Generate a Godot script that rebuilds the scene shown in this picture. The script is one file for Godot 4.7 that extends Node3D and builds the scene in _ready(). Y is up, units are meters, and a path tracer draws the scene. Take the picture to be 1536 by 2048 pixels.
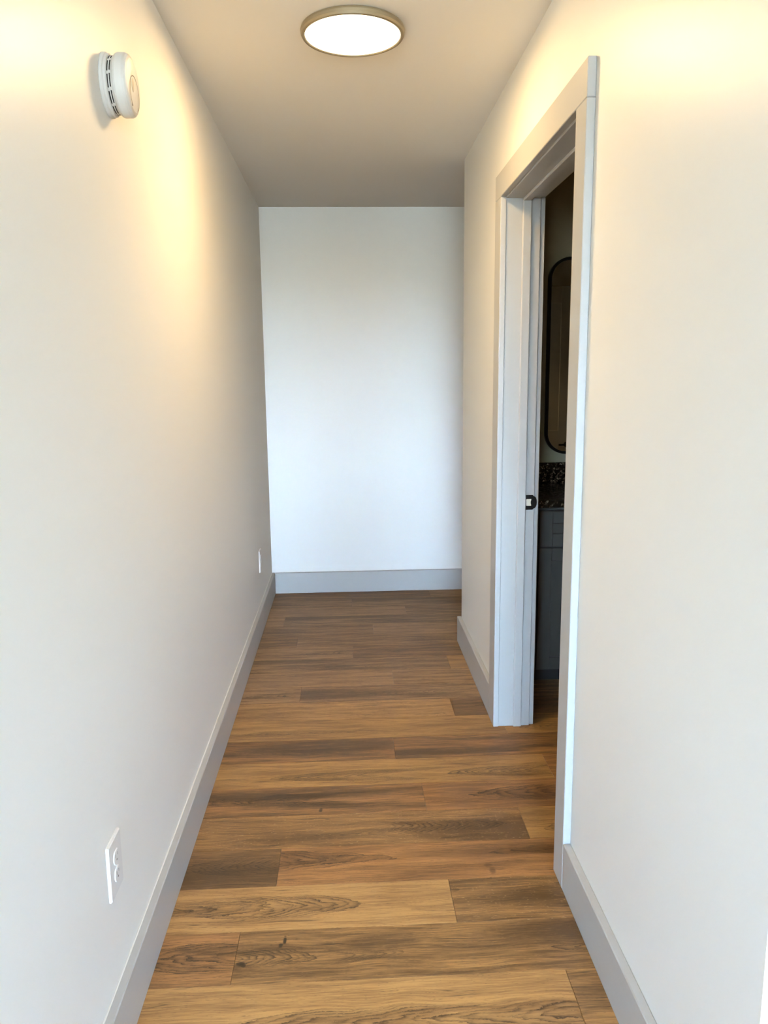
extends Node3D
# A narrow hallway with warm disc light, grey trim, brown plank floor and a bathroom doorway.

const LX := -0.5116      # left wall face
const RX := 0.5952       # right wall face (hall side)
const RB := 0.7222       # right wall face (bathroom side)
const BZ := -4.9957      # back wall face
const EZ := -3.9447      # end of the right wall
const NZ := -0.9662      # near end of the right wall
const CY := 2.44         # ceiling
const RZ := 5.6          # rear wall of the room behind the camera
const FX := 3.2          # far side of that room
const WX := -2.9         # near side of that room
const LZ := -0.80        # end of the left wall
const BT := 0.0209       # baseboard thickness
const BH := 0.1393       # baseboard height
const CT := 0.0213       # casing thickness
const C1 := -1.9105      # near casing, outer edge
const C1I := -1.9972     # near casing, inner edge
const C2I := -2.9226     # far casing, inner edge
const C2 := -3.0256      # far casing, outer edge
const HCO := 2.1386
const HCI := 2.0502
const PLANK_L := 1.22
const PLANK_W := 0.1775

var wall_paint: StandardMaterial3D
var ceiling_paint: StandardMaterial3D
var trim_paint: StandardMaterial3D
var bath_paint: StandardMaterial3D
var door_paint: StandardMaterial3D
var white_plastic: StandardMaterial3D
var detector_plastic: StandardMaterial3D
var cream_plastic: StandardMaterial3D
var grey_plastic: StandardMaterial3D
var black_slot: StandardMaterial3D
var black_metal: StandardMaterial3D
var steel: StandardMaterial3D

func _ready() -> void:
	# ---------- camera
	var cam := Camera3D.new()
	cam.name = "camera"
	cam.fov = 67.1557
	cam.near = 0.02
	cam.far = 100.0
	cam.position = Vector3(0, 1.4142, 0)
	cam.basis = Basis(Vector3.UP, -0.0471) * Basis(Vector3.RIGHT, -0.1744) * Basis(Vector3.BACK, -0.0110)
	add_child(cam)
	cam.current = true
	# ---------- sky and exposure
	var we := WorldEnvironment.new()
	we.name = "environment"
	var env := Environment.new()
	env.background_mode = Environment.BG_SKY
	var sm := ProceduralSkyMaterial.new()
	sm.sky_top_color = Color(0.64, 0.81, 1.0)
	sm.sky_horizon_color = Color(0.80, 0.905, 0.99)
	sm.ground_bottom_color = Color(0.52, 0.56, 0.57)
	sm.ground_horizon_color = Color(0.52, 0.56, 0.57)
	sm.sun_angle_max = 0.0
	var sky := Sky.new()
	sky.sky_material = sm
	env.sky = sky
	env.background_energy_multiplier = 140.0
	env.tonemap_mode = Environment.TONE_MAPPER_LINEAR
	env.tonemap_exposure = 1.2
	env.sdfgi_enabled = true
	env.ssao_enabled = true
	env.ssil_enabled = true
	we.environment = env
	add_child(we)
	make_materials()
	build_shell()
	build_floor()
	build_baseboards()
	build_doorway()
	build_room_window()
	build_ceiling_light()
	build_smoke_detector()
	build_outlets()
	build_bathroom()

# ============================================================ materials
func flat(c: Color, rough: float, spec := 0.5, metal := 0.0) -> StandardMaterial3D:
	var m := StandardMaterial3D.new()
	m.albedo_color = c
	m.roughness = rough
	m.metallic_specular = spec
	m.metallic = metal
	return m

func relief(m: StandardMaterial3D, freq: float, tile: float, strength: float, sd: int) -> void:
	var n := FastNoiseLite.new()
	n.noise_type = FastNoiseLite.TYPE_SIMPLEX_SMOOTH
	n.seed = sd
	n.frequency = freq
	n.fractal_octaves = 3
	var t := NoiseTexture2D.new()
	t.width = 512
	t.height = 512
	t.seamless = true
	t.as_normal_map = true
	t.bump_strength = 4.0
	t.noise = n
	m.normal_enabled = true
	m.normal_texture = t
	m.normal_scale = strength
	m.uv1_triplanar = true
	m.uv1_world_triplanar = true
	m.uv1_scale = Vector3.ONE * tile

func make_materials() -> void:
	wall_paint = flat(Color(0.946, 0.949, 0.936), 0.40)
	relief(wall_paint, 0.05, 1.9, 0.025, 3)
	ceiling_paint = flat(Color(0.948, 0.942, 0.925), 0.75, 0.35)
	relief(ceiling_paint, 0.06, 1.9, 0.03, 5)
	bath_paint = flat(Color(0.62, 0.585, 0.48), 0.5)
	trim_paint = flat(Color(0.728, 0.732, 0.728), 0.32)
	relief(trim_paint, 0.03, 1.7, 0.015, 8)
	door_paint = flat(Color(0.56, 0.555, 0.53), 0.4)
	detector_plastic = flat(Color(0.84, 0.84, 0.83), 0.35)
	white_plastic = flat(Color(0.90, 0.90, 0.895), 0.30)
	cream_plastic = flat(Color(0.93, 0.915, 0.87), 0.35)
	grey_plastic = flat(Color(0.72, 0.70, 0.65), 0.4)
	black_slot = flat(Color(0.05, 0.05, 0.04), 0.7)
	black_metal = flat(Color(0.025, 0.025, 0.025), 0.5, 0.3)
	steel = flat(Color(0.70, 0.69, 0.67), 0.3, 0.5, 1.0)

# ============================================================ mesh helpers
func begin() -> SurfaceTool:
	var st := SurfaceTool.new()
	st.begin(Mesh.PRIMITIVE_TRIANGLES)
	return st

func tri(st: SurfaceTool, a: Vector3, b: Vector3, c: Vector3, outward: Vector3) -> void:
	# front faces run clockwise seen from outside
	st.set_smooth_group(-1)
	if (b - a).cross(c - a).dot(outward) > 0.0:
		st.add_vertex(a); st.add_vertex(c); st.add_vertex(b)
	else:
		st.add_vertex(a); st.add_vertex(b); st.add_vertex(c)

func quad(st: SurfaceTool, a: Vector3, b: Vector3, c: Vector3, d: Vector3, outward: Vector3) -> void:
	tri(st, a, b, c, outward)
	tri(st, a, c, d, outward)

func bx(st: SurfaceTool, lo: Vector3, hi: Vector3, bevel := 0.0) -> void:
	# a box, its edges chamfered by bevel
	var ce := (lo + hi) * 0.5
	var h := (hi - lo) * 0.5
	var b := minf(bevel, minf(h.x, minf(h.y, h.z)) * 0.9)
	for ax in 3:
		var u := (ax + 1) % 3
		var v := (ax + 2) % 3
		for s in [-1.0, 1.0]:
			var p := []
			for k in [[-1, -1], [1, -1], [1, 1], [-1, 1]]:
				var q := Vector3.ZERO
				q[ax] = s * h[ax]
				q[u] = k[0] * (h[u] - b)
				q[v] = k[1] * (h[v] - b)
				p.append(ce + q)
			var n := Vector3.ZERO
			n[ax] = s
			quad(st, p[0], p[1], p[2], p[3], n)
	if b <= 0.0:
		return
	for ax in 3:
		var u := (ax + 1) % 3
		var v := (ax + 2) % 3
		for su in [-1.0, 1.0]:
			for sv in [-1.0, 1.0]:
				var p := []
				for k in [[-1.0, 0], [1.0, 0], [1.0, 1], [-1.0, 1]]:
					var q := Vector3.ZERO
					q[ax] = k[0] * (h[ax] - b)
					q[u] = su * (h[u] if k[1] == 0 else h[u] - b)
					q[v] = sv * (h[v] - b if k[1] == 0 else h[v])
					p.append(ce + q)
				var n := Vector3.ZERO
				n[u] = su
				n[v] = sv
				quad(st, p[0], p[1], p[2], p[3], n)
	for sx in [-1.0, 1.0]:
		for sy in [-1.0, 1.0]:
			for sz in [-1.0, 1.0]:
				var n := Vector3(sx, sy, sz)
				tri(st, ce + n * Vector3(h.x, h.y - b, h.z - b), ce + n * Vector3(h.x - b, h.y, h.z - b), ce + n * Vector3(h.x - b, h.y - b, h.z), n)

func done(st: SurfaceTool, called: String, m: Material, parent: Node = null) -> MeshInstance3D:
	st.generate_normals()
	var o := MeshInstance3D.new()
	o.name = called
	o.mesh = st.commit()
	o.material_override = m
	o.cast_shadow = GeometryInstance3D.SHADOW_CASTING_SETTING_ON
	(parent if parent else self).add_child(o, true)
	return o

func box_part(called: String, lo: Vector3, hi: Vector3, m: Material, parent: Node = null, bevel := 0.0) -> MeshInstance3D:
	var st := begin()
	bx(st, lo, hi, bevel)
	return done(st, called, m, parent)

func lathe(profile: Array, segs := 64, stretch := Vector3.ONE, smooth := true) -> SurfaceTool:
	# profile: Vector2(radius, height) turned about y, from bottom to top or top to bottom
	var st := begin()
	for k in profile.size() - 1:
		var a: Vector2 = profile[k]
		var b: Vector2 = profile[k + 1]
		var nn := Vector2(b.y - a.y, -(b.x - a.x))
		for i in segs:
			var t0 := TAU * i / segs
			var t1 := TAU * (i + 1) / segs
			var d0 := Vector3(cos(t0), 0, sin(t0))
			var d1 := Vector3(cos(t1), 0, sin(t1))
			var out := (d0 + d1).normalized() * nn.x + Vector3.UP * nn.y
			var p := [d0 * a.x + Vector3.UP * a.y, d1 * a.x + Vector3.UP * a.y, d1 * b.x + Vector3.UP * b.y, d0 * b.x + Vector3.UP * b.y]
			for j in 4:
				p[j] *= stretch
			st.set_smooth_group(k if smooth else -1)
			for f in [[0, 1, 2], [0, 2, 3]]:
				var va: Vector3 = p[f[0]]
				var vb: Vector3 = p[f[1]]
				var vc: Vector3 = p[f[2]]
				if (vb - va).cross(vc - va).length() < 1e-12:
					continue
				if (vb - va).cross(vc - va).dot(out) > 0.0:
					st.add_vertex(va); st.add_vertex(vc); st.add_vertex(vb)
				else:
					st.add_vertex(va); st.add_vertex(vb); st.add_vertex(vc)
	return st

func extrude(poly: PackedVector2Array, d: float, bevel := 0.0) -> SurfaceTool:
	# outline in xy, extruded along +z from 0 to d, the front edge chamfered
	var st := begin()
	var ce := Vector2.ZERO
	for p in poly:
		ce += p
	ce /= poly.size()
	var inner := PackedVector2Array()
	for p in poly:
		inner.append(p - (p - ce).normalized() * bevel)
	var idx := Geometry2D.triangulate_polygon(inner)
	for i in range(0, idx.size(), 3):
		tri(st, Vector3(inner[idx[i]].x, inner[idx[i]].y, d), Vector3(inner[idx[i + 1]].x, inner[idx[i + 1]].y, d), Vector3(inner[idx[i + 2]].x, inner[idx[i + 2]].y, d), Vector3.BACK)
		tri(st, Vector3(poly[idx[i]].x, poly[idx[i]].y, 0), Vector3(poly[idx[i + 1]].x, poly[idx[i + 1]].y, 0), Vector3(poly[idx[i + 2]].x, poly[idx[i + 2]].y, 0), Vector3.FORWARD)
	for i in poly.size():
		var j := (i + 1) % poly.size()
		var mid := (poly[i] + poly[j]) * 0.5 - ce
		var out := Vector3(mid.x, mid.y, 0)
		quad(st, Vector3(poly[i].x, poly[i].y, 0), Vector3(poly[j].x, poly[j].y, 0), Vector3(poly[j].x, poly[j].y, d - bevel), Vector3(poly[i].x, poly[i].y, d - bevel), out)
		if bevel > 0.0:
			quad(st, Vector3(poly[i].x, poly[i].y, d - bevel), Vector3(poly[j].x, poly[j].y, d - bevel), Vector3(inner[j].x, inner[j].y, d), Vector3(inner[i].x, inner[i].y, d), out + Vector3.BACK * 0.01)
	return st

func rounded(w: float, h: float, r: float, n := 8) -> PackedVector2Array:
	var out := PackedVector2Array()
	for c in [[1, 1, 0.0], [-1, 1, 0.5], [-1, -1, 1.0], [1, -1, 1.5]]:
		for i in n + 1:
			var a: float = PI * (c[2] + 0.5 * i / n)
			out.append(Vector2(c[0] * (w / 2 - r) + cos(a) * r, c[1] * (h / 2 - r) + sin(a) * r))
	return out

func struct(o: Node3D, label := "") -> Node3D:
	o.set_meta("kind", "structure")
	if label:
		o.set_meta("label", label)
	return o

func thing(called: String, label: String, category: String, at := Vector3.ZERO, group := "") -> Node3D:
	var o := Node3D.new()
	o.name = called
	add_child(o, true)
	o.position = at
	o.set_meta("label", label)
	o.set_meta("category", category)
	if group:
		o.set_meta("group", group)
	return o

# ============================================================ room shell
func build_shell() -> void:
	var t := 0.13
	struct(box_part("wall_left", Vector3(LX - t, -0.1, BZ - t), Vector3(LX, CY, LZ), wall_paint), "long off-white painted wall carrying the smoke detector")
	struct(box_part("wall_back", Vector3(LX, -0.1, BZ - t), Vector3(2.5 + t, CY, BZ), wall_paint), "off-white painted wall closing the end of the hallway")
	# right wall with the doorway cut out
	var st := begin()
	var j := 0.019
	bx(st, Vector3(RX, -0.1, C1I + 0.005 + j), Vector3(RB, CY, NZ))
	bx(st, Vector3(RX, HCI - 0.005 + j, C2I - 0.005 - j), Vector3(RB, CY, C1I + 0.005 + j))
	bx(st, Vector3(RX, -0.1, EZ), Vector3(RB, CY, C2I - 0.005 - j))
	struct(done(st, "wall_right", wall_paint), "off-white painted wall with the grey-cased doorway")
	# wall that turns away at the end of the hall: bathroom on one side, side passage on the other
	struct(box_part("wall_passage", Vector3(RB, -0.1, EZ), Vector3(2.5, CY, EZ + 0.06), wall_paint), "off-white side of the wall along the side passage")
	struct(box_part("wall_bathroom_back", Vector3(RB, -0.1, EZ + 0.06), Vector3(2.5, CY, EZ + 0.1047), bath_paint), "greige bathroom wall behind the mirror and vanity")
	struct(box_part("wall_passage_end", Vector3(2.5, -0.1, BZ), Vector3(2.5 + t, CY, EZ + 0.1047), wall_paint), "wall closing the side passage")
	struct(box_part("wall_bathroom_side", Vector3(2.5, -0.1, EZ + 0.1047), Vector3(2.5 + t, CY, NZ - 0.12), bath_paint), "far side wall of the bathroom")
	struct(box_part("wall_bathroom_front", Vector3(RB, -0.1, NZ - 0.12), Vector3(FX + t, CY, NZ), wall_paint), "wall that turns the corner at the hallway mouth")
	struct(box_part("wall_room_corner", Vector3(WX - t, -0.1, LZ - t), Vector3(LX - t, CY, LZ), wall_paint), "wall beside the hallway mouth, turning away from the long wall")
	struct(box_part("wall_room_end", Vector3(WX - t, -0.1, LZ), Vector3(WX, CY, RZ + t), wall_paint), "end wall of the room before the hallway")
	struct(box_part("ceiling", Vector3(WX - t, CY, BZ - t), Vector3(FX + t, CY + 0.12, RZ + t), ceiling_paint), "flat off-white painted ceiling")

# ============================================================ floor
# each visible plank: row, joint list; the look of each plank is given by a dictionary
func lin(r: int, g: int, b: int) -> Vector3:
	return Vector3(r, g, b) / 255.0

var looks := []

func wood(idx: int) -> Image:
	var L: Dictionary = looks[idx]
	var W: int = L.get("w", 1024)
	var H := W * 5 / 32
	var sd := 100 + idx * 17
	var n1 := FastNoiseLite.new(); n1.seed = sd; n1.noise_type = FastNoiseLite.TYPE_SIMPLEX_SMOOTH; n1.frequency = 1.0; n1.fractal_octaves = 2
	var n2 := FastNoiseLite.new(); n2.seed = sd + 1; n2.noise_type = FastNoiseLite.TYPE_VALUE; n2.frequency = 1.0; n2.fractal_octaves = 2
	var n3 := FastNoiseLite.new(); n3.seed = sd + 2; n3.noise_type = FastNoiseLite.TYPE_SIMPLEX_SMOOTH; n3.frequency = 1.0; n3.fractal_octaves = 3
	var light: Vector3 = L.light
	var dark: Vector3 = L.dark
	var line_col := dark * Vector3(0.44, 0.42, 0.42)
	var bias: float = L.get("bias", 0.0)
	var patches: Array = L.get("patch", [])
	var arches: Array = L.get("arch", [])
	var knots: Array = L.get("knot", [])
	var flecks: float = L.get("fleck", 0.15)
	var data := PackedByteArray()
	data.resize(W * H * 3)
	var at := 0
	for y in H:
		var Y := PLANK_W * (y + 0.5) / H
		for x in W:
			var X := PLANK_L * (x + 0.5) / W
			var wob := n1.get_noise_2d(X * 4.0, Y * 9.0)
			var Yw := Y + wob * 0.007
			var fine := n2.get_noise_2d(X * 34.0, Yw * 900.0)
			var band := n3.get_noise_2d(X * 1.9, Yw * 26.0)
			var streak := n3.get_noise_2d(X * 5.0 + 40.0, Yw * 150.0)
			var k := 0.46 + bias + band * 0.58 + streak * 0.44 + fine * 0.36
			for p in patches:
				var du: float = (X - p[0]) / p[2]
				var dv: float = (Y - p[1]) / p[3]
				var e := du * du + dv * dv + band * 0.9 + streak * 0.5
				if e < 1.4:
					k += p[4] * smoothstep(1.4, 0.1, e)
			var ln := 0.0
			for a in arches:
				# [x of tip, y of axis, direction, length, half width, reach, spacing, strength]
				var dx: float = (X - a[0]) * a[2]
				if dx < -a[5] * 0.2 or dx > a[3] + a[5]:
					continue
				var dy: float = (Y + wob * 0.010 - a[1]) / a[4]
				var ady := absf(dy)
				if ady > 1.5:
					continue
				var bend := n1.get_noise_2d(X * 9.0 + 9.0, Y * 42.0)
				var jag := n1.get_noise_2d(X * 70.0 + 9.0, Y * 190.0)
				var along: float = dx - a[5] * (sqrt(dy * dy + 0.02) - 0.14) * (0.55 + 0.45 * ady)
				var F: float = along / a[6] + bend * 0.55 + jag * 0.16
				if F < 0.0 or along > a[3]:
					continue
				var fr := F - floorf(F)
				var v := exp(-fr * 2.9) * smoothstep(0.0, 0.06, fr) + 0.35 * exp(-(1.0 - fr) * 8.0)
				var m: float = smoothstep(1.5, 0.9, ady) * smoothstep(a[3], a[3] * 0.7, along)
				m *= 0.62 + 0.6 * smoothstep(-0.3, 0.3, n3.get_noise_2d(X * 7.0 + 7.0 * floorf(F), Y * 24.0))
				ln = maxf(ln, v * m * a[7])
			for q in knots:
				var ku: float = (X - q[0]) / q[2] + wob * 0.7
				var kv: float = (Y - q[1]) / q[3] + streak * 1.3
				var e := ku * ku + kv * kv
				if e < 2.0:
					ln = maxf(ln, smoothstep(2.0, 0.3, e) * q[4])
			# long thin dark lines of straight grain
			var ridge := 1.0 - absf(n1.get_noise_2d(X * 1.3 + 50.0, Yw * 62.0)) * 16.0
			if ridge > 0.0:
				ln = maxf(ln, ridge * 0.6 * smoothstep(-0.05, 0.4, n3.get_noise_2d(X * 3.1 + 80.0, Y * 18.0)))
			k = clampf(k, 0.0, 1.0)
			var c := light.lerp(dark, k)
			c = c.lerp(line_col, clampf(ln, 0.0, 1.0) * 0.92)
			# pale and dark pores along the grain
			var pore := n2.get_noise_2d(X * 95.0 + 300.0, Y * 1300.0)
			if pore > 0.52:
				c = c.lerp(Vector3(0.80, 0.68, 0.52), (pore - 0.52) * flecks * 3.0)
			elif pore < -0.5:
				c = c.lerp(line_col, (-pore - 0.5) * 0.9)
			data[at] = int(clampf(c.x * 0.995, 0, 1) * 255.0)
			data[at + 1] = int(clampf(c.y * 0.98, 0, 1) * 255.0)
			data[at + 2] = int(clampf(c.z * 0.92, 0, 1) * 255.0)
			at += 3
	return Image.create_from_data(W, H, false, Image.FORMAT_RGB8, data)

var pictures := []

func paint_one(i: int) -> void:
	pictures[i] = wood(i)

func plank_mesh(x0: float, x1: float, u0: float, u1: float) -> ArrayMesh:
	var st := begin()
	var g := 0.0003
	var b := 0.0007
	var t := 0.006
	var a := Vector3(x0 + g, 0, -PLANK_W / 2 + g)
	var z := Vector3(x1 - g, 0, PLANK_W / 2 - g)
	var ring := func(inset: float, y: float) -> Array:
		return [Vector3(a.x + inset, y, a.z + inset), Vector3(z.x - inset, y, a.z + inset), Vector3(z.x - inset, y, z.z - inset), Vector3(a.x + inset, y, z.z - inset)]
	var top: Array = ring.call(b, 0.0)
	var mid: Array = ring.call(0.0, -b)
	var low: Array = ring.call(0.0, -t)
	var put := func(p: Vector3) -> void:
		st.set_uv(Vector2(lerpf(u0, u1, (p.x - x0) / (x1 - x0)), (p.z + PLANK_W / 2) / PLANK_W))
		st.add_vertex(p)
	var face := func(p: Array, out: Vector3) -> void:
		for f in [[0, 1, 2], [0, 2, 3]]:
			var va: Vector3 = p[f[0]]
			var vb: Vector3 = p[f[1]]
			var vc: Vector3 = p[f[2]]
			st.set_smooth_group(-1)
			put.call(va)
			if (vb - va).cross(vc - va).dot(out) > 0.0:
				put.call(vc); put.call(vb)
			else:
				put.call(vb); put.call(vc)
	face.call(top, Vector3.UP)
	for i in 4:
		var k := (i + 1) % 4
		var out: Vector3 = (top[i] + top[k]) * 0.5 - (a + z) * 0.5
		face.call([mid[i], mid[k], top[k], top[i]], out + Vector3.UP * 0.001)
		face.call([low[i], low[k], mid[k], mid[i]], out)
	st.generate_normals()
	return st.commit()

func build_floor() -> void:
	var fl := box_part("floor", Vector3(WX, -0.12, BZ), Vector3(FX, -0.006, RZ), flat(Color(0.35, 0.34, 0.33), 0.9))
	struct(fl, "brown wood-grain plank floor running across the hallway")
	var tan_l := lin(188, 146, 96); var tan_d := lin(134, 97, 61)
	var gold_l := lin(182, 140, 86); var gold_d := lin(124, 89, 53)
	var red_l := lin(176, 127, 80); var red_d := lin(112, 78, 48)
	var mid_l := lin(172, 130, 83); var mid_d := lin(106, 76, 47)
	var dk_l := lin(154, 115, 75); var dk_d := lin(93, 67, 42)
	var gry_l := lin(176, 139, 101); var gry_d := lin(116, 86, 60)
	# X, Y below are metres along and across the plank (Y = 0 is the edge away from the camera)
	looks = [
		{"light": tan_l, "dark": tan_d, "bias": -0.12, "arch": [[0.40, 0.128, 1, 0.55, 0.034, 0.20, 0.062, 1.0], [0.88, 0.128, 1, 0.40, 0.030, 0.20, 0.085, 1.0]]}, # 0 nearest row, arches
		{"light": mid_l, "dark": dk_d, "bias": 0.02, "arch": [[0.10, 0.12, 1, 0.4, 0.05, 0.3, 0.06, 0.8]]}, # 1 its darker neighbour
		{"light": red_l, "dark": mid_d, "bias": -0.12, "arch": [[0.86, 0.085, 1, 0.40, 0.045, 0.28, 0.06, 1.0]]}, # 2 orange-brown left end
		{"light": mid_l, "dark": dk_d, "bias": 0.02, "patch": [[0.98, 0.045, 0.34, 0.05, 0.6], [0.36, 0.06, 0.10, 0.03, 0.4]], "arch": [[0.20, 0.095, -1, 0.22, 0.022, 0.06, 0.020, 0.9], [0.42, 0.10, -1, 0.16, 0.02, 0.10, 0.024, 0.7], [0.78, 0.10, 1, 0.44, 0.03, 0.35, 0.06, 0.8]], "knot": [[0.118, 0.038, 0.0035, 0.013, 1.0], [0.110, 0.055, 0.0045, 0.006, 1.0], [0.015, 0.112, 0.010, 0.006, 1.0], [0.022, 0.118, 0.006, 0.005, 0.9]], "fleck": 0.3}, # 3 knots
		{"light": tan_l, "dark": tan_d, "bias": -0.22, "arch": [[0.74, 0.085, -1, 0.34, 0.026, 0.16, 0.075, 1.0], [0.98, 0.088, -1, 0.30, 0.038, 0.12, 0.040, 1.0], [0.40, 0.094, 1, 0.20, 0.026, 0.22, 0.09, 0.9]], "fleck": 0.3}, # 4 large eye
		{"light": mid_l, "dark": dk_d, "bias": 0.10, "patch": [[0.40, 0.09, 0.35, 0.04, 0.35]], "arch": [[0.03, 0.045, -1, 0.3, 0.02, 0.18, 0.03, 0.8], [0.3, 0.035, 1, 0.4, 0.02, 0.3, 0.05, 0.7]], "fleck": 0.9}, # 5
		{"light": dk_l, "dark": dk_d, "bias": 0.08, "patch": [[1.0, 0.13, 0.4, 0.06, 0.4]], "arch": [[0.95, 0.08, 1, 0.3, 0.04, 0.12, 0.02, 0.8]]}, # 6 dark end
		{"light": red_l, "dark": red_d, "bias": -0.08, "patch": [[0.75, 0.05, 0.35, 0.035, 0.45]], "arch": [[0.13, 0.07, -1, 0.16, 0.034, 0.12, 0.045, 1.0], [0.34, 0.065, -1, 0.32, 0.040, 0.28, 0.09, 1.0], [0.62, 0.055, 1, 0.5, 0.03, 0.35, 0.06, 0.8]], "knot": [[0.62, 0.145, 0.009, 0.010, 0.45], [0.61, 0.12, 0.012, 0.007, 0.3]]}, # 7 orange, arches to the right
		{"light": mid_l, "dark": mid_d, "bias": 0.0, "patch": [[1.18, 0.12, 0.28, 0.07, 0.75], [0.50, 0.13, 0.16, 0.03, 0.4]], "arch": [[1.16, 0.088, -1, 0.42, 0.028, 0.06, 0.023, 0.9], [0.55, 0.12, 1, 0.4, 0.03, 0.25, 0.04, 0.5]], "fleck": 0.9}, # 8
		{"light": gold_l, "dark": gold_d, "bias": 0.0, "arch": [[0.05, 0.12, 1, 0.3, 0.03, 0.1, 0.03, 0.7]]}, # 9
		{"light": red_l, "dark": dk_d, "bias": 0.04, "patch": [[0.75, 0.05, 0.4, 0.035, 0.5]], "arch": [[0.50, 0.085, 1, 0.40, 0.035, 0.22, 0.038, 1.0], [0.42, 0.09, 1, 0.3, 0.04, 0.3, 0.06, 0.6]], "knot": [[0.87, 0.150, 0.005, 0.009, 0.75]]}, # 10
		{"light": red_l, "dark": red_d, "bias": 0.03, "patch": [[0.5, 0.12, 0.25, 0.06, 0.4]], "arch": [[0.16, 0.085, 1, 0.35, 0.04, 0.20, 0.06, 1.0]]}, # 11
		{"light": gold_l, "dark": gold_d, "bias": -0.16, "arch": [[0.20, 0.115, 1, 0.45, 0.035, 0.30, 0.045, 0.95], [0.85, 0.115, 1, 0.36, 0.034, 0.14, 0.028, 1.0]]}, # 12
		{"light": red_l, "dark": dk_d, "bias": 0.08, "patch": [[0.15, 0.13, 0.35, 0.03, 0.5], [0.95, 0.06, 0.3, 0.06, 0.5]], "arch": [[0.5, 0.11, 1, 0.6, 0.03, 0.3, 0.05, 0.6]]}, # 13
		{"light": gold_l, "dark": gold_d, "bias": -0.05, "arch": [[0.15, 0.12, 1, 0.6, 0.02, 0.1, 0.03, 0.6]]}, # 14
		{"w": 640, "light": tan_l, "dark": gold_d, "bias": -0.08, "patch": [[0.25, 0.12, 0.3, 0.05, 0.3]], "arch": [[0.30, 0.095, -1, 0.26, 0.03, 0.08, 0.028, 1.0]]}, # 15
		{"w": 640, "light": dk_l, "dark": dk_d, "bias": 0.1, "arch": [[0.1, 0.08, 1, 0.3, 0.04, 0.2, 0.03, 0.6]]}, # 16
		{"w": 640, "light": gry_l, "dark": mid_d, "bias": -0.05, "arch": [[0.9, 0.1, 1, 0.32, 0.03, 0.2, 0.04, 0.8]], "knot": [[1.15, 0.1, 0.008, 0.008, 0.7]]}, # 17
		{"w": 640, "light": gry_l, "dark": dk_d, "bias": 0.0, "patch": [[0.05, 0.09, 0.35, 0.06, 0.5]], "arch": [[0.3, 0.1, 1, 0.4, 0.04, 0.2, 0.03, 0.5]]}, # 18
		{"w": 640, "light": gry_l, "dark": gry_d, "bias": -0.05}, # 19
		{"w": 640, "light": gry_l, "dark": dk_d, "bias": 0.06, "patch": [[0.15, 0.03, 0.6, 0.03, 0.5]], "arch": [[0.55, 0.12, 1, 0.4, 0.03, 0.2, 0.03, 0.6]]}, # 20
		{"w": 640, "light": dk_l * 1.08, "dark": dk_d, "bias": 0.15}, # 21
		{"w": 640, "light": gry_l, "dark": mid_d, "bias": 0.12, "arch": [[0.9, 0.09, -1, 0.3, 0.03, 0.15, 0.03, 0.5]]}, # 22
	]
	pictures.resize(looks.size())
	var job := WorkerThreadPool.add_group_task(paint_one, looks.size(), -1, true)
	WorkerThreadPool.wait_for_group_task_completion(job)
	var mats := []
	for i in looks.size():
		var m := StandardMaterial3D.new()
		m.albedo_texture = ImageTexture.create_from_image(pictures[i])
		m.roughness = 0.37
		m.metallic_specular = 0.5
		mats.append(m)
	# rows as seen: [joint x, look before the joint, look after it]
	var rows := [
		[0.502, 0, 1], [-0.300, 2, 3], [0.265, 4, 5], [-0.223, 6, 7], [0.544, 8, 9], [0.240, 10, 11], [0.715, 12, 11], [0.160, 13, 13], [0.622, 14, 9], [0.434, 15, 16],
		[-0.230, 17, 18], [0.198, 19, 17], [0.488, 20, 14], [0.011, 17, 21], [-0.288, 21, 22], [0.130, 22, 19], [-0.387, 19, 20], [0.340, 19, 22], [0.012, 22, 20], [0.529, 21, 17],
	]
	var rng := RandomNumberGenerator.new()
	rng.seed = 77
	for r in range(-42, 20):
		var z := -(1.441 + PLANK_W * r) - PLANK_W / 2
		if z + PLANK_W / 2 > RZ + 0.1 or z - PLANK_W / 2 < BZ - 0.05:
			continue
		var joint := 0.0
		var before := 0
		var after := 0
		if r >= 0:
			joint = rows[r][0]; before = rows[r][1]; after = rows[r][2]
		else:
			joint = fposmod(r * 0.437, 1.0) - 0.4
			before = rng.randi_range(0, 14)
			after = rng.randi_range(0, 14)
		var right := FX if z > NZ else 2.5
		var x := joint - PLANK_L
		var n := 0
		var left := LX if z < LZ else WX
		while x > left:
			x -= PLANK_L
			n -= 1
		while x < right:
			var x0 := maxf(x, left)
			var x1 := minf(x + PLANK_L, right)
			if x1 - x0 > 0.005:
				var look := before if n == 0 else after if n == 1 else rng.randi_range(0, 14)
				var o := MeshInstance3D.new()
				o.name = "plank"
				o.mesh = plank_mesh(x0, x1, (x0 - x) / PLANK_L, (x1 - x) / PLANK_L)
				o.material_override = mats[look]
				o.position = Vector3(0, 0, z)
				fl.add_child(o, true)
			x += PLANK_L
			n += 1

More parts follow.
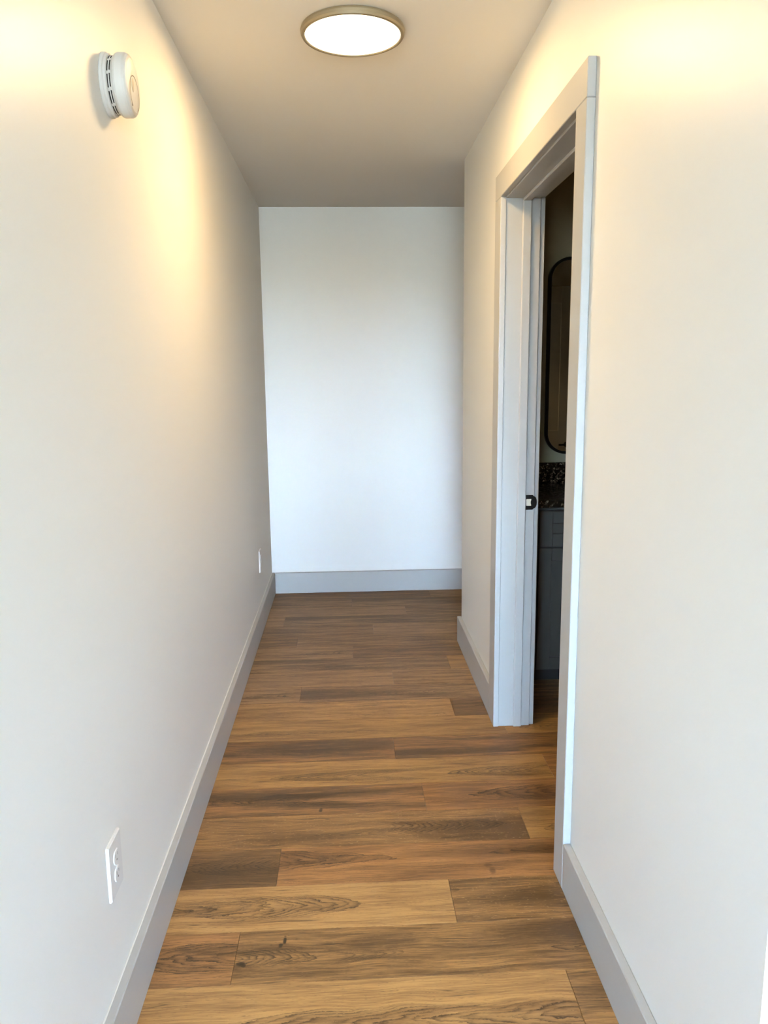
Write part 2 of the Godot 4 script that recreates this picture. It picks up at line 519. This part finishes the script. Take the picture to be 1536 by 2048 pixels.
# ============================================================ baseboards
func build_baseboards() -> void:
	var e := 0.0025
	var b := struct(Node3D.new(), "grey painted baseboard in two lengths along the wall with outlets")
	b.name = "baseboard_left"
	add_child(b)
	box_part("board", Vector3(LX, 0.0, BZ), Vector3(LX + BT, BH, -4.2915), trim_paint, b, e)
	box_part("board", Vector3(LX, 0.0, -4.2895), Vector3(LX + BT, BH, LZ + BT), trim_paint, b, e)
	box_part("caulked_seam", Vector3(LX, 0.0, -4.2920), Vector3(LX + BT - 0.0012, BH - 0.001, -4.2890), flat(Color(0.85, 0.84, 0.80), 0.5), b)
	box_part("caulk_bead", Vector3(LX, BH - 0.001, BZ + BT), Vector3(LX + 0.0035, BH + 0.0030, LZ), wall_paint, b, 0.0014)
	struct(box_part("baseboard_back", Vector3(LX + BT, 0.0, BZ), Vector3(2.5, BH, BZ + BT), trim_paint, null, e), "grey painted baseboard across the end wall")
	struct(box_part("baseboard_right", Vector3(RX - BT, 0.0, EZ - BT), Vector3(RX, BH, C2), trim_paint, null, e), "grey painted baseboard between doorway and hallway corner")
	struct(box_part("baseboard_passage", Vector3(RX, 0.0, EZ - BT), Vector3(2.5, BH, EZ), trim_paint, null, e), "grey painted baseboard round the corner in the side passage")
	struct(box_part("baseboard_right_near", Vector3(RX - BT, 0.0, C1), Vector3(RX, BH, NZ + BT), trim_paint, null, e), "grey painted baseboard from doorway casing to hallway mouth")
	struct(box_part("baseboard_front", Vector3(RX, 0.0, NZ), Vector3(FX, BH, NZ + BT), trim_paint, null, e), "grey painted baseboard beyond the hallway mouth")

# ============================================================ doorway
func build_doorway() -> void:
	var e := 0.0018
	var x0 := RX - CT
	var tr := struct(Node3D.new(), "grey flat casing round the bathroom doorway, hall side")
	tr.name = "trim_1"
	add_child(tr)
	box_part("casing_head", Vector3(x0, HCI, C2), Vector3(RX, HCO, C1), trim_paint, tr, e)
	box_part("casing_leg", Vector3(x0, 0.0, C2), Vector3(RX, HCI - 0.0004, C2I), trim_paint, tr, e)
	box_part("casing_leg", Vector3(x0, 0.0, C1I), Vector3(RX, HCI - 0.0004, C1), trim_paint, tr, e)
	var tb := struct(Node3D.new(), "grey flat casing round the bathroom doorway, bathroom side")
	tb.name = "trim_2"
	add_child(tb)
	box_part("casing_head", Vector3(RB, HCI, C2), Vector3(RB + 0.019, HCO, C1), trim_paint, tb, e)
	box_part("casing_leg", Vector3(RB + 0.0015, 0.0, C2), Vector3(RB + 0.019, HCI - 0.0004, C2I - 0.012), trim_paint, tb, e)
	box_part("casing_leg", Vector3(RB, 0.0, C1I + 0.003), Vector3(RB + 0.019, HCI - 0.0004, C1), trim_paint, tb, e)
	# jambs, stops and the open leaf
	var d := struct(Node3D.new(), "open bathroom door with grey jambs and stops")
	d.name = "door_1"
	add_child(d)
	var jf := C2I - 0.005
	var jn := C1I + 0.005
	var jt := HCI - 0.005
	var w := 0.019
	box_part("jamb", Vector3(RX, 0.0, jf - w), Vector3(RB, jt + w, jf), trim_paint, d, 0.001)
	box_part("jamb", Vector3(RX, 0.0, jn), Vector3(RB, jt + w, jn + w), trim_paint, d, 0.001)
	box_part("head_jamb", Vector3(RX, jt, jf), Vector3(RB, jt + w, jn), trim_paint, d, 0.001)
	var s0 := 0.655
	var s1 := 0.688
	box_part("stop", Vector3(s0, 0.0, jf), Vector3(s1, jt, jf + 0.011), trim_paint, d, 0.003)
	box_part("stop", Vector3(s0, 0.0, jn - 0.011), Vector3(s1, jt, jn), trim_paint, d, 0.003)
	box_part("head_stop", Vector3(s0, jt - 0.011, jf + 0.011), Vector3(s1, jt, jn - 0.011), trim_paint, d, 0.003)
	# strike plate with its curved lip
	var pl := PackedVector2Array()
	pl.append(Vector2(0.0, 0.026)); pl.append(Vector2(0.003, 0.029)); pl.append(Vector2(0.029, 0.029))
	for i in 9:
		var a := lerpf(PI / 2, -PI / 2, i / 8.0)
		pl.append(Vector2(0.034 + cos(a) * 0.012, sin(a) * 0.024))
	pl.append(Vector2(0.029, -0.029)); pl.append(Vector2(0.003, -0.029)); pl.append(Vector2(0.0, -0.026))
	var sp := done(extrude(pl, 0.0022, 0.0006), "strike_plate", black_metal, d)
	sp.set_meta("label", "black strike plate with curved lip")
	sp.position = Vector3(s1 - 0.001, 0.925, jf)
	var hole := PackedVector2Array()
	hole.append(Vector2(-0.010, 0.011))
	hole.append(Vector2(-0.008, 0.0135))
	hole.append(Vector2(0.010, 0.0135))
	for i in 7:
		var a := lerpf(0.75, -0.75, i / 6.0)
		hole.append(Vector2(0.0155 - cos(a) * 0.0075, sin(a) * 0.014))
	hole.append(Vector2(0.010, -0.0135))
	hole.append(Vector2(-0.008, -0.0135))
	hole.append(Vector2(-0.010, -0.011))
	var ho := done(extrude(hole, 0.0004), "latch_hole", flat(Color(0.86, 0.83, 0.76), 0.7), sp)
	ho.position = Vector3(0.0135, 0, 0.0021)
	for s in [-1, 1]:
		var sc := done(lathe([Vector2(0, 0.001), Vector2(0.003, 0.0008), Vector2(0.0036, 0.0)], 16), "screw", black_metal, sp)
		sc.position = Vector3(0.0155, s * 0.0215, 0.0021)
		sc.rotation.x = PI / 2
	# the leaf, open into the bathroom at right angles to the hall
	var lx0 := RB + 0.022
	var lx1 := lx0 + 0.930
	var lz1 := jn + 0.028
	var lz0 := lz1 - 0.035
	var leaf := box_part("leaf", Vector3(lx0, 0.012, lz0 + 0.008), Vector3(lx1, 2.035, lz1 - 0.008), door_paint, d)
	for sd in [[lz1 - 0.0085, lz1], [lz0, lz0 + 0.0085]]:
		box_part("stile", Vector3(lx0, 0.012, sd[0]), Vector3(lx0 + 0.115, 2.035, sd[1]), door_paint, leaf, 0.002)
		box_part("stile", Vector3(lx1 - 0.115, 0.012, sd[0]), Vector3(lx1, 2.035, sd[1]), door_paint, leaf, 0.002)
		for rl in [[0.012, 0.22], [0.80, 1.005], [1.915, 2.035]]:
			box_part("rail", Vector3(lx0 + 0.115, rl[0], sd[0]), Vector3(lx1 - 0.115, rl[1], sd[1]), door_paint, leaf, 0.002)
	for sd in [-1.0, 1.0]:
		var zf := lz0 if sd < 0 else lz1
		var ros := done(lathe([Vector2(0.0, 0.009), Vector2(0.017, 0.009), Vector2(0.020, 0.006), Vector2(0.020, 0.0)], 32), "rose", black_metal, leaf)
		ros.position = Vector3(lx1 - 0.052, 0.902, zf)
		ros.rotation.x = PI / 2 * sd
		var st := begin()
		bx(st, Vector3(lx1 - 0.060, 0.895, minf(zf, zf + sd * 0.045)), Vector3(lx1 - 0.044, 0.909, maxf(zf, zf + sd * 0.045)), 0.003)
		bx(st, Vector3(lx1 - 0.122, 0.895, minf(zf + sd * 0.040, zf + sd * 0.055)), Vector3(lx1 - 0.043, 0.909, maxf(zf + sd * 0.040, zf + sd * 0.055)), 0.004)
		done(st, "lever", black_metal, leaf)
	for hy in [0.25, 1.02, 1.80]:
		var hg := done(lathe([Vector2(0.0, 0.05), Vector2(0.006, 0.049), Vector2(0.006, -0.049), Vector2(0.0, -0.05)], 16), "hinge", black_metal, d)
		hg.position = Vector3(RB + 0.026, hy, jn + 0.034)

# ============================================================ the window that lights the hall
func build_room_window() -> void:
	var t := 0.13
	var wy0 := 0.75
	var wy1 := 2.08
	var spans := [[-2.75, -1.50, "window beyond the open side of the room, behind the viewer"], [-0.75, 0.90, "window straight behind the viewer, facing down the hallway"], [1.70, 3.00, "window beside the bathroom side of the room, behind the viewer"]]
	var st := begin()
	var x := WX
	for k in 3:
		bx(st, Vector3(x, -0.1, RZ), Vector3(spans[k][0], CY, RZ + t))
		bx(st, Vector3(spans[k][0], -0.1, RZ), Vector3(spans[k][1], wy0, RZ + t))
		bx(st, Vector3(spans[k][0], wy1, RZ), Vector3(spans[k][1], CY, RZ + t))
		x = spans[k][1]
		glaze("window_%d" % (k + 1), spans[k][2], Vector3(spans[k][0], wy0, RZ), spans[k][1] - spans[k][0], wy1 - wy0, 0.0)
	bx(st, Vector3(x, -0.1, RZ), Vector3(FX, CY, RZ + t))
	struct(done(st, "wall_rear", wall_paint), "wall with three daylight windows, behind the viewer")
	struct(box_part("wall_room_side", Vector3(FX, -0.1, NZ), Vector3(FX + t, CY, RZ + t), wall_paint), "side wall of the room before the hallway")

func glaze(called: String, label: String, at: Vector3, wide: float, high: float, yaw: float) -> void:
	var w := struct(Node3D.new(), label)
	w.name = called
	add_child(w)
	w.position = at
	w.rotation.y = yaw
	var f := 0.045
	var za := 0.04
	var zb := 0.10
	var white := flat(Color(0.9, 0.9, 0.9), 0.35)
	box_part("frame", Vector3(0, 0, za), Vector3(f, high, zb), white, w, 0.003)
	box_part("frame", Vector3(wide - f, 0, za), Vector3(wide, high, zb), white, w, 0.003)
	box_part("frame", Vector3(f, 0, za), Vector3(wide - f, f, zb), white, w, 0.003)
	box_part("frame", Vector3(f, high - f, za), Vector3(wide - f, high, zb), white, w, 0.003)
	var mx := wide / 2
	box_part("mullion", Vector3(mx - 0.025, f, za), Vector3(mx + 0.025, high - f, zb), white, w, 0.003)
	box_part("sill", Vector3(-0.03, -0.02, -0.03), Vector3(wide + 0.03, 0, 0.04), white, w, 0.004)
	var glass := flat(Color(1, 1, 1, 0.04), 0.02)
	glass.transparency = BaseMaterial3D.TRANSPARENCY_ALPHA
	box_part("pane", Vector3(f, f, za + 0.028), Vector3(mx - 0.025, high - f, za + 0.032), glass, w)
	box_part("pane", Vector3(mx + 0.025, f, za + 0.028), Vector3(wide - f, high - f, za + 0.032), glass, w)

# ============================================================ ceiling light
func build_ceiling_light() -> void:
	var t := thing("ceiling_light", "round flush disc light with brushed bronze rim, glowing on the ceiling", "ceiling light", Vector3(0.041, CY, -2.527))
	var rim := flat(Color(0.60, 0.545, 0.44), 0.42, 0.5, 0.55)
	done(lathe([Vector2(0.140, 0.0), Vector2(0.1500, -0.0), Vector2(0.1545, -0.003), Vector2(0.1560, -0.008), Vector2(0.1555, -0.016), Vector2(0.1525, -0.0215), Vector2(0.1480, -0.0235), Vector2(0.1450, -0.0225), Vector2(0.1435, -0.0205), Vector2(0.1425, -0.016)], 96), "rim", rim, t)
	var glow := flat(Color(0.95, 0.95, 0.92), 0.4)
	glow.emission_enabled = true
	glow.emission = Color(1.0, 0.93, 0.80)
	glow.emission_energy_multiplier = 2.6
	done(lathe([Vector2(0.0, -0.0225), Vector2(0.07, -0.0220), Vector2(0.12, -0.0210), Vector2(0.1430, -0.0190)], 96), "diffuser", glow, t)
	var a := AreaLight3D.new()
	a.name = "lamp"
	a.area_size = Vector2(0.22, 0.22)
	a.area_normalize_energy = true
	a.light_color = Color(1.0, 0.83, 0.57)
	a.light_energy = 1.5
	a.shadow_enabled = true
	a.area_range = 12.0
	a.area_attenuation = 2.0
	t.add_child(a)
	a.position = Vector3(0, -0.027, 0)
	a.rotation.x = -PI / 2

# ============================================================ smoke detector
func build_smoke_detector() -> void:
	var t := thing("smoke_detector", "round white smoke detector with slotted sides mounted high on the wall", "smoke detector", Vector3(LX, 2.05, -1.862))
	t.rotation.z = -PI / 2        # local y points out of the wall
	done(lathe([Vector2(0.0, 0.0), Vector2(0.0640, 0.0), Vector2(0.0650, 0.002), Vector2(0.0650, 0.006), Vector2(0.0635, 0.008), Vector2(0.0625, 0.0085), Vector2(0.0625, 0.0125), Vector2(0.0605, 0.0145), Vector2(0.058, 0.0150)], 96), "mounting_base", detector_plastic, t)
	done(lathe([Vector2(0.0590, 0.0140), Vector2(0.0576, 0.0152), Vector2(0.0576, 0.0240), Vector2(0.0580, 0.0250)], 96), "vent_ring", detector_plastic, t)
	for row in 2:
		var rr := 0.0579
		for k in 11:
			var st := begin()
			var a0 := TAU * (k + 0.08 + row * 0.05) / 11.0
			var a1 := TAU * (k + 0.88 + row * 0.05) / 11.0
			var y0 := 0.0156 + row * 0.0048
			for i in 6:
				var p := lerpf(a0, a1, i / 6.0)
				var q := lerpf(a0, a1, (i + 1) / 6.0)
				var dp := Vector3(cos(p), 0, sin(p))
				var dq := Vector3(cos(q), 0, sin(q))
				quad(st, dp * rr + Vector3.UP * y0, dq * rr + Vector3.UP * y0, dq * rr + Vector3.UP * (y0 + 0.0024), dp * rr + Vector3.UP * (y0 + 0.0024), dp + dq)
				quad(st, dp * rr + Vector3.UP * (y0 + 0.0024), dq * rr + Vector3.UP * (y0 + 0.0024), dq * (rr - 0.003) + Vector3.UP * (y0 + 0.0024), dp * (rr - 0.003) + Vector3.UP * (y0 + 0.0024), Vector3.UP)
				quad(st, dp * rr + Vector3.UP * y0, dq * rr + Vector3.UP * y0, dq * (rr - 0.003) + Vector3.UP * y0, dp * (rr - 0.003) + Vector3.UP * y0, Vector3.DOWN)
			done(st, "vent_slot", black_slot, t)
	var body := done(lathe([Vector2(0.0560, 0.0240), Vector2(0.0590, 0.0245), Vector2(0.0630, 0.0290), Vector2(0.0645, 0.0330), Vector2(0.0640, 0.0470), Vector2(0.0622, 0.0515), Vector2(0.0585, 0.0548), Vector2(0.0530, 0.0568), Vector2(0.0300, 0.0580), Vector2(0.0, 0.0583)], 96), "cover", detector_plastic, t)
	# the raised test button, low on the face, with its dark curved gap; local -x is up the wall after the turn
	var ring := begin()
	var cx := 0.017
	for i in 40:
		var a0 := lerpf(-2.55, 2.55, i / 40.0)
		var a1 := lerpf(-2.55, 2.55, (i + 1) / 40.0)
		for s in [[0.0350, 0.0372]]:
			var d0 := Vector3(-cos(a0), 0, sin(a0))
			var d1 := Vector3(-cos(a1), 0, sin(a1))
			var o := Vector3(cx, 0, 0)
			var yy := func(v: Vector3) -> float:
				var r := Vector2(v.x, v.z).length()
				return 0.0588 - 0.6 * maxf(0.0, r - 0.030) ** 2 - (0.004 if r > 0.05 else 0.0) * (r - 0.05) / 0.007
			var pts := [o + d0 * s[0], o + d1 * s[0], o + d1 * s[1], o + d0 * s[1]]
			for j in 4:
				pts[j].y = yy.call(pts[j])
			quad(ring, pts[0], pts[1], pts[2], pts[3], Vector3.UP)
	done(ring, "button_gap", flat(Color(0.30, 0.28, 0.22), 0.6), t)
	var lens := done(lathe([Vector2(0.0, 0.0016), Vector2(0.0085, 0.0013), Vector2(0.0100, 0.0004), Vector2(0.0102, -0.002)], 32, Vector3(1.5, 1, 0.9)), "test_button", grey_plastic, t)
	lens.position = Vector3(0.002, 0.0578, 0.012)

# ============================================================ outlets
func build_outlets() -> void:
	var t := thing("wall_outlet", "white duplex outlet low on the wall, below the smoke detector", "outlet", Vector3(LX, 0.400, -1.507), "duplex outlets on the long wall")
	done_plate(t)
	var c := t.duplicate()
	c.name = "wall_outlet_001"
	add_child(c)
	c.position = Vector3(LX, 0.381, -4.333)
	c.set_meta("label", "small far white duplex outlet beside the hallway's back corner")

func turn(o: Node3D, at: Vector3) -> void:
	# outline in xy facing +z becomes a plate on the wall facing +x
	o.rotation.y = PI / 2
	o.position = at

func done_plate(t: Node3D) -> void:
	var pl := done(extrude(rounded(0.083, 0.126, 0.004, 4), 0.0062, 0.0030), "cover_plate", white_plastic, t)
	turn(pl, Vector3.ZERO)
	for s in [-1, 1]:
		var poly := PackedVector2Array()
		for i in 40:
			var a := TAU * i / 40
			poly.append(Vector2(cos(a) * 0.0172, clampf(sin(a) * 0.0172, -0.0142, 0.0142)))
		var f := done(extrude(poly, 0.0026, 0.0010), "receptacle", white_plastic, t)
		turn(f, Vector3(0.0060, s * 0.0195, 0))
		var dark := flat(Color(0.32, 0.31, 0.29), 0.7)
		for k in [[-0.0064, 0.0045, 0.0016, 0.0085], [0.0064, 0.0045, 0.0016, 0.0068]]:
			box_part("slot", Vector3(k[0] - k[2] / 2, k[1] - k[3] / 2, 0.0020), Vector3(k[0] + k[2] / 2, k[1] + k[3] / 2, 0.00272), dark, f)
		var g := PackedVector2Array()
		for i in 16:
			var a := TAU * i / 16
			g.append(Vector2(cos(a) * 0.0026, maxf(sin(a), -0.7) * 0.0026 - 0.0065))
		var gh := done(extrude(g, 0.0007), "ground_hole", dark, f)
		gh.position.z = 0.0020
	var sc := done(lathe([Vector2(0, 0.0012), Vector2(0.0028, 0.0010), Vector2(0.0034, 0.0)], 20), "screw", white_plastic, t)
	sc.rotation.z = -PI / 2
	sc.position = Vector3(0.0061, 0, 0)

# ============================================================ bathroom
func build_bathroom() -> void:
	var wz := EZ + 0.1047
	# vanity cabinet
	var vx0 := RB + 0.012
	var vx1 := vx0 + 1.06
	var cab := flat(Color(0.23, 0.23, 0.21), 0.5)
	var v := thing("vanity_cabinet", "shaker vanity cabinet under the granite top in the dark bathroom", "cabinet", Vector3(0, 0, 0))
	box_part("body", Vector3(vx0, 0.08, wz), Vector3(vx1, 0.838, -3.322), cab, v)
	box_part("toe_kick", Vector3(vx0, 0.0, wz), Vector3(vx1, 0.08, -3.395), flat(Color(0.10, 0.10, 0.09), 0.6), v)
	var half := 0.46
	for k in 2:
		var x0 := 0.842 + k * (half + 0.004)
		for p in [["drawer", 0.660, 0.823], ["door", 0.088, 0.654]]:
			var f := box_part(p[0], Vector3(x0, p[1], -3.322), Vector3(x0 + half, p[2], -3.309), cab, v)
			var rw := 0.058
			box_part("stile", Vector3(x0, p[1], -3.309), Vector3(x0 + rw, p[2], -3.301), cab, f, 0.0015)
			box_part("stile", Vector3(x0 + half - rw, p[1], -3.309), Vector3(x0 + half, p[2], -3.301), cab, f, 0.0015)
			box_part("rail", Vector3(x0 + rw, p[1], -3.309), Vector3(x0 + half - rw, p[1] + rw, -3.301), cab, f, 0.0015)
			box_part("rail", Vector3(x0 + rw, p[2] - rw, -3.309), Vector3(x0 + half - rw, p[2], -3.301), cab, f, 0.0015)
	# granite top with its upstand
	var n := FastNoiseLite.new()
	n.seed = 21
	n.noise_type = FastNoiseLite.TYPE_CELLULAR
	n.cellular_return_type = FastNoiseLite.RETURN_CELL_VALUE
	n.frequency = 0.09
	n.fractal_octaves = 2
	var ramp := Gradient.new()
	ramp.offsets = PackedFloat32Array([0.0, 0.38, 0.55, 0.72, 1.0])
	ramp.colors = PackedColorArray([Color(0.02, 0.018, 0.015), Color(0.05, 0.045, 0.04), Color(0.12, 0.105, 0.085), Color(0.28, 0.25, 0.21), Color(0.62, 0.58, 0.50)])
	var nt := NoiseTexture2D.new()
	nt.width = 512
	nt.height = 512
	nt.seamless = true
	nt.noise = n
	nt.color_ramp = ramp
	var gran := flat(Color.WHITE, 0.18)
	gran.albedo_texture = nt
	gran.uv1_triplanar = true
	gran.uv1_world_triplanar = true
	gran.uv1_scale = Vector3.ONE * 2.2
	var c := thing("granite_countertop", "dark speckled granite countertop with low upstand on the vanity", "countertop")
	box_part("slab", Vector3(vx0 - 0.008, 0.838, wz), Vector3(vx1 + 0.012, 0.873, -3.285), gran, c, 0.003)
	box_part("backsplash", Vector3(vx0 - 0.008, 0.873, wz), Vector3(vx1 + 0.012, 0.976, wz + 0.02), gran, c, 0.002)
	# mirror with rounded corners
	var m := thing("wall_mirror", "tall black-framed mirror with rounded corners above the granite upstand", "mirror", Vector3(1.295, 1.495, wz))
	var mw := 0.61
	var mh := 0.95
	var st := begin()
	var o := rounded(mw, mh, 0.105, 12)
	var inn := rounded(mw - 0.026, mh - 0.026, 0.092, 12)
	var cnt := o.size()
	for i in cnt:
		var j := (i + 1) % cnt
		var dir := Vector3(o[i].x + o[j].x, o[i].y + o[j].y, 0)
		quad(st, Vector3(o[i].x, o[i].y, 0), Vector3(o[j].x, o[j].y, 0), Vector3(o[j].x, o[j].y, 0.026), Vector3(o[i].x, o[i].y, 0.026), dir)
		quad(st, Vector3(o[i].x, o[i].y, 0.026), Vector3(o[j].x, o[j].y, 0.026), Vector3(inn[j].x, inn[j].y, 0.026), Vector3(inn[i].x, inn[i].y, 0.026), Vector3.BACK)
		quad(st, Vector3(inn[i].x, inn[i].y, 0.026), Vector3(inn[j].x, inn[j].y, 0.026), Vector3(inn[j].x, inn[j].y, 0.016), Vector3(inn[i].x, inn[i].y, 0.016), -dir)
	done(st, "frame", black_metal, m)
	done(extrude(inn, 0.018), "glass", flat(Color(0.88, 0.89, 0.88), 0.02, 0.5, 1.0), m)
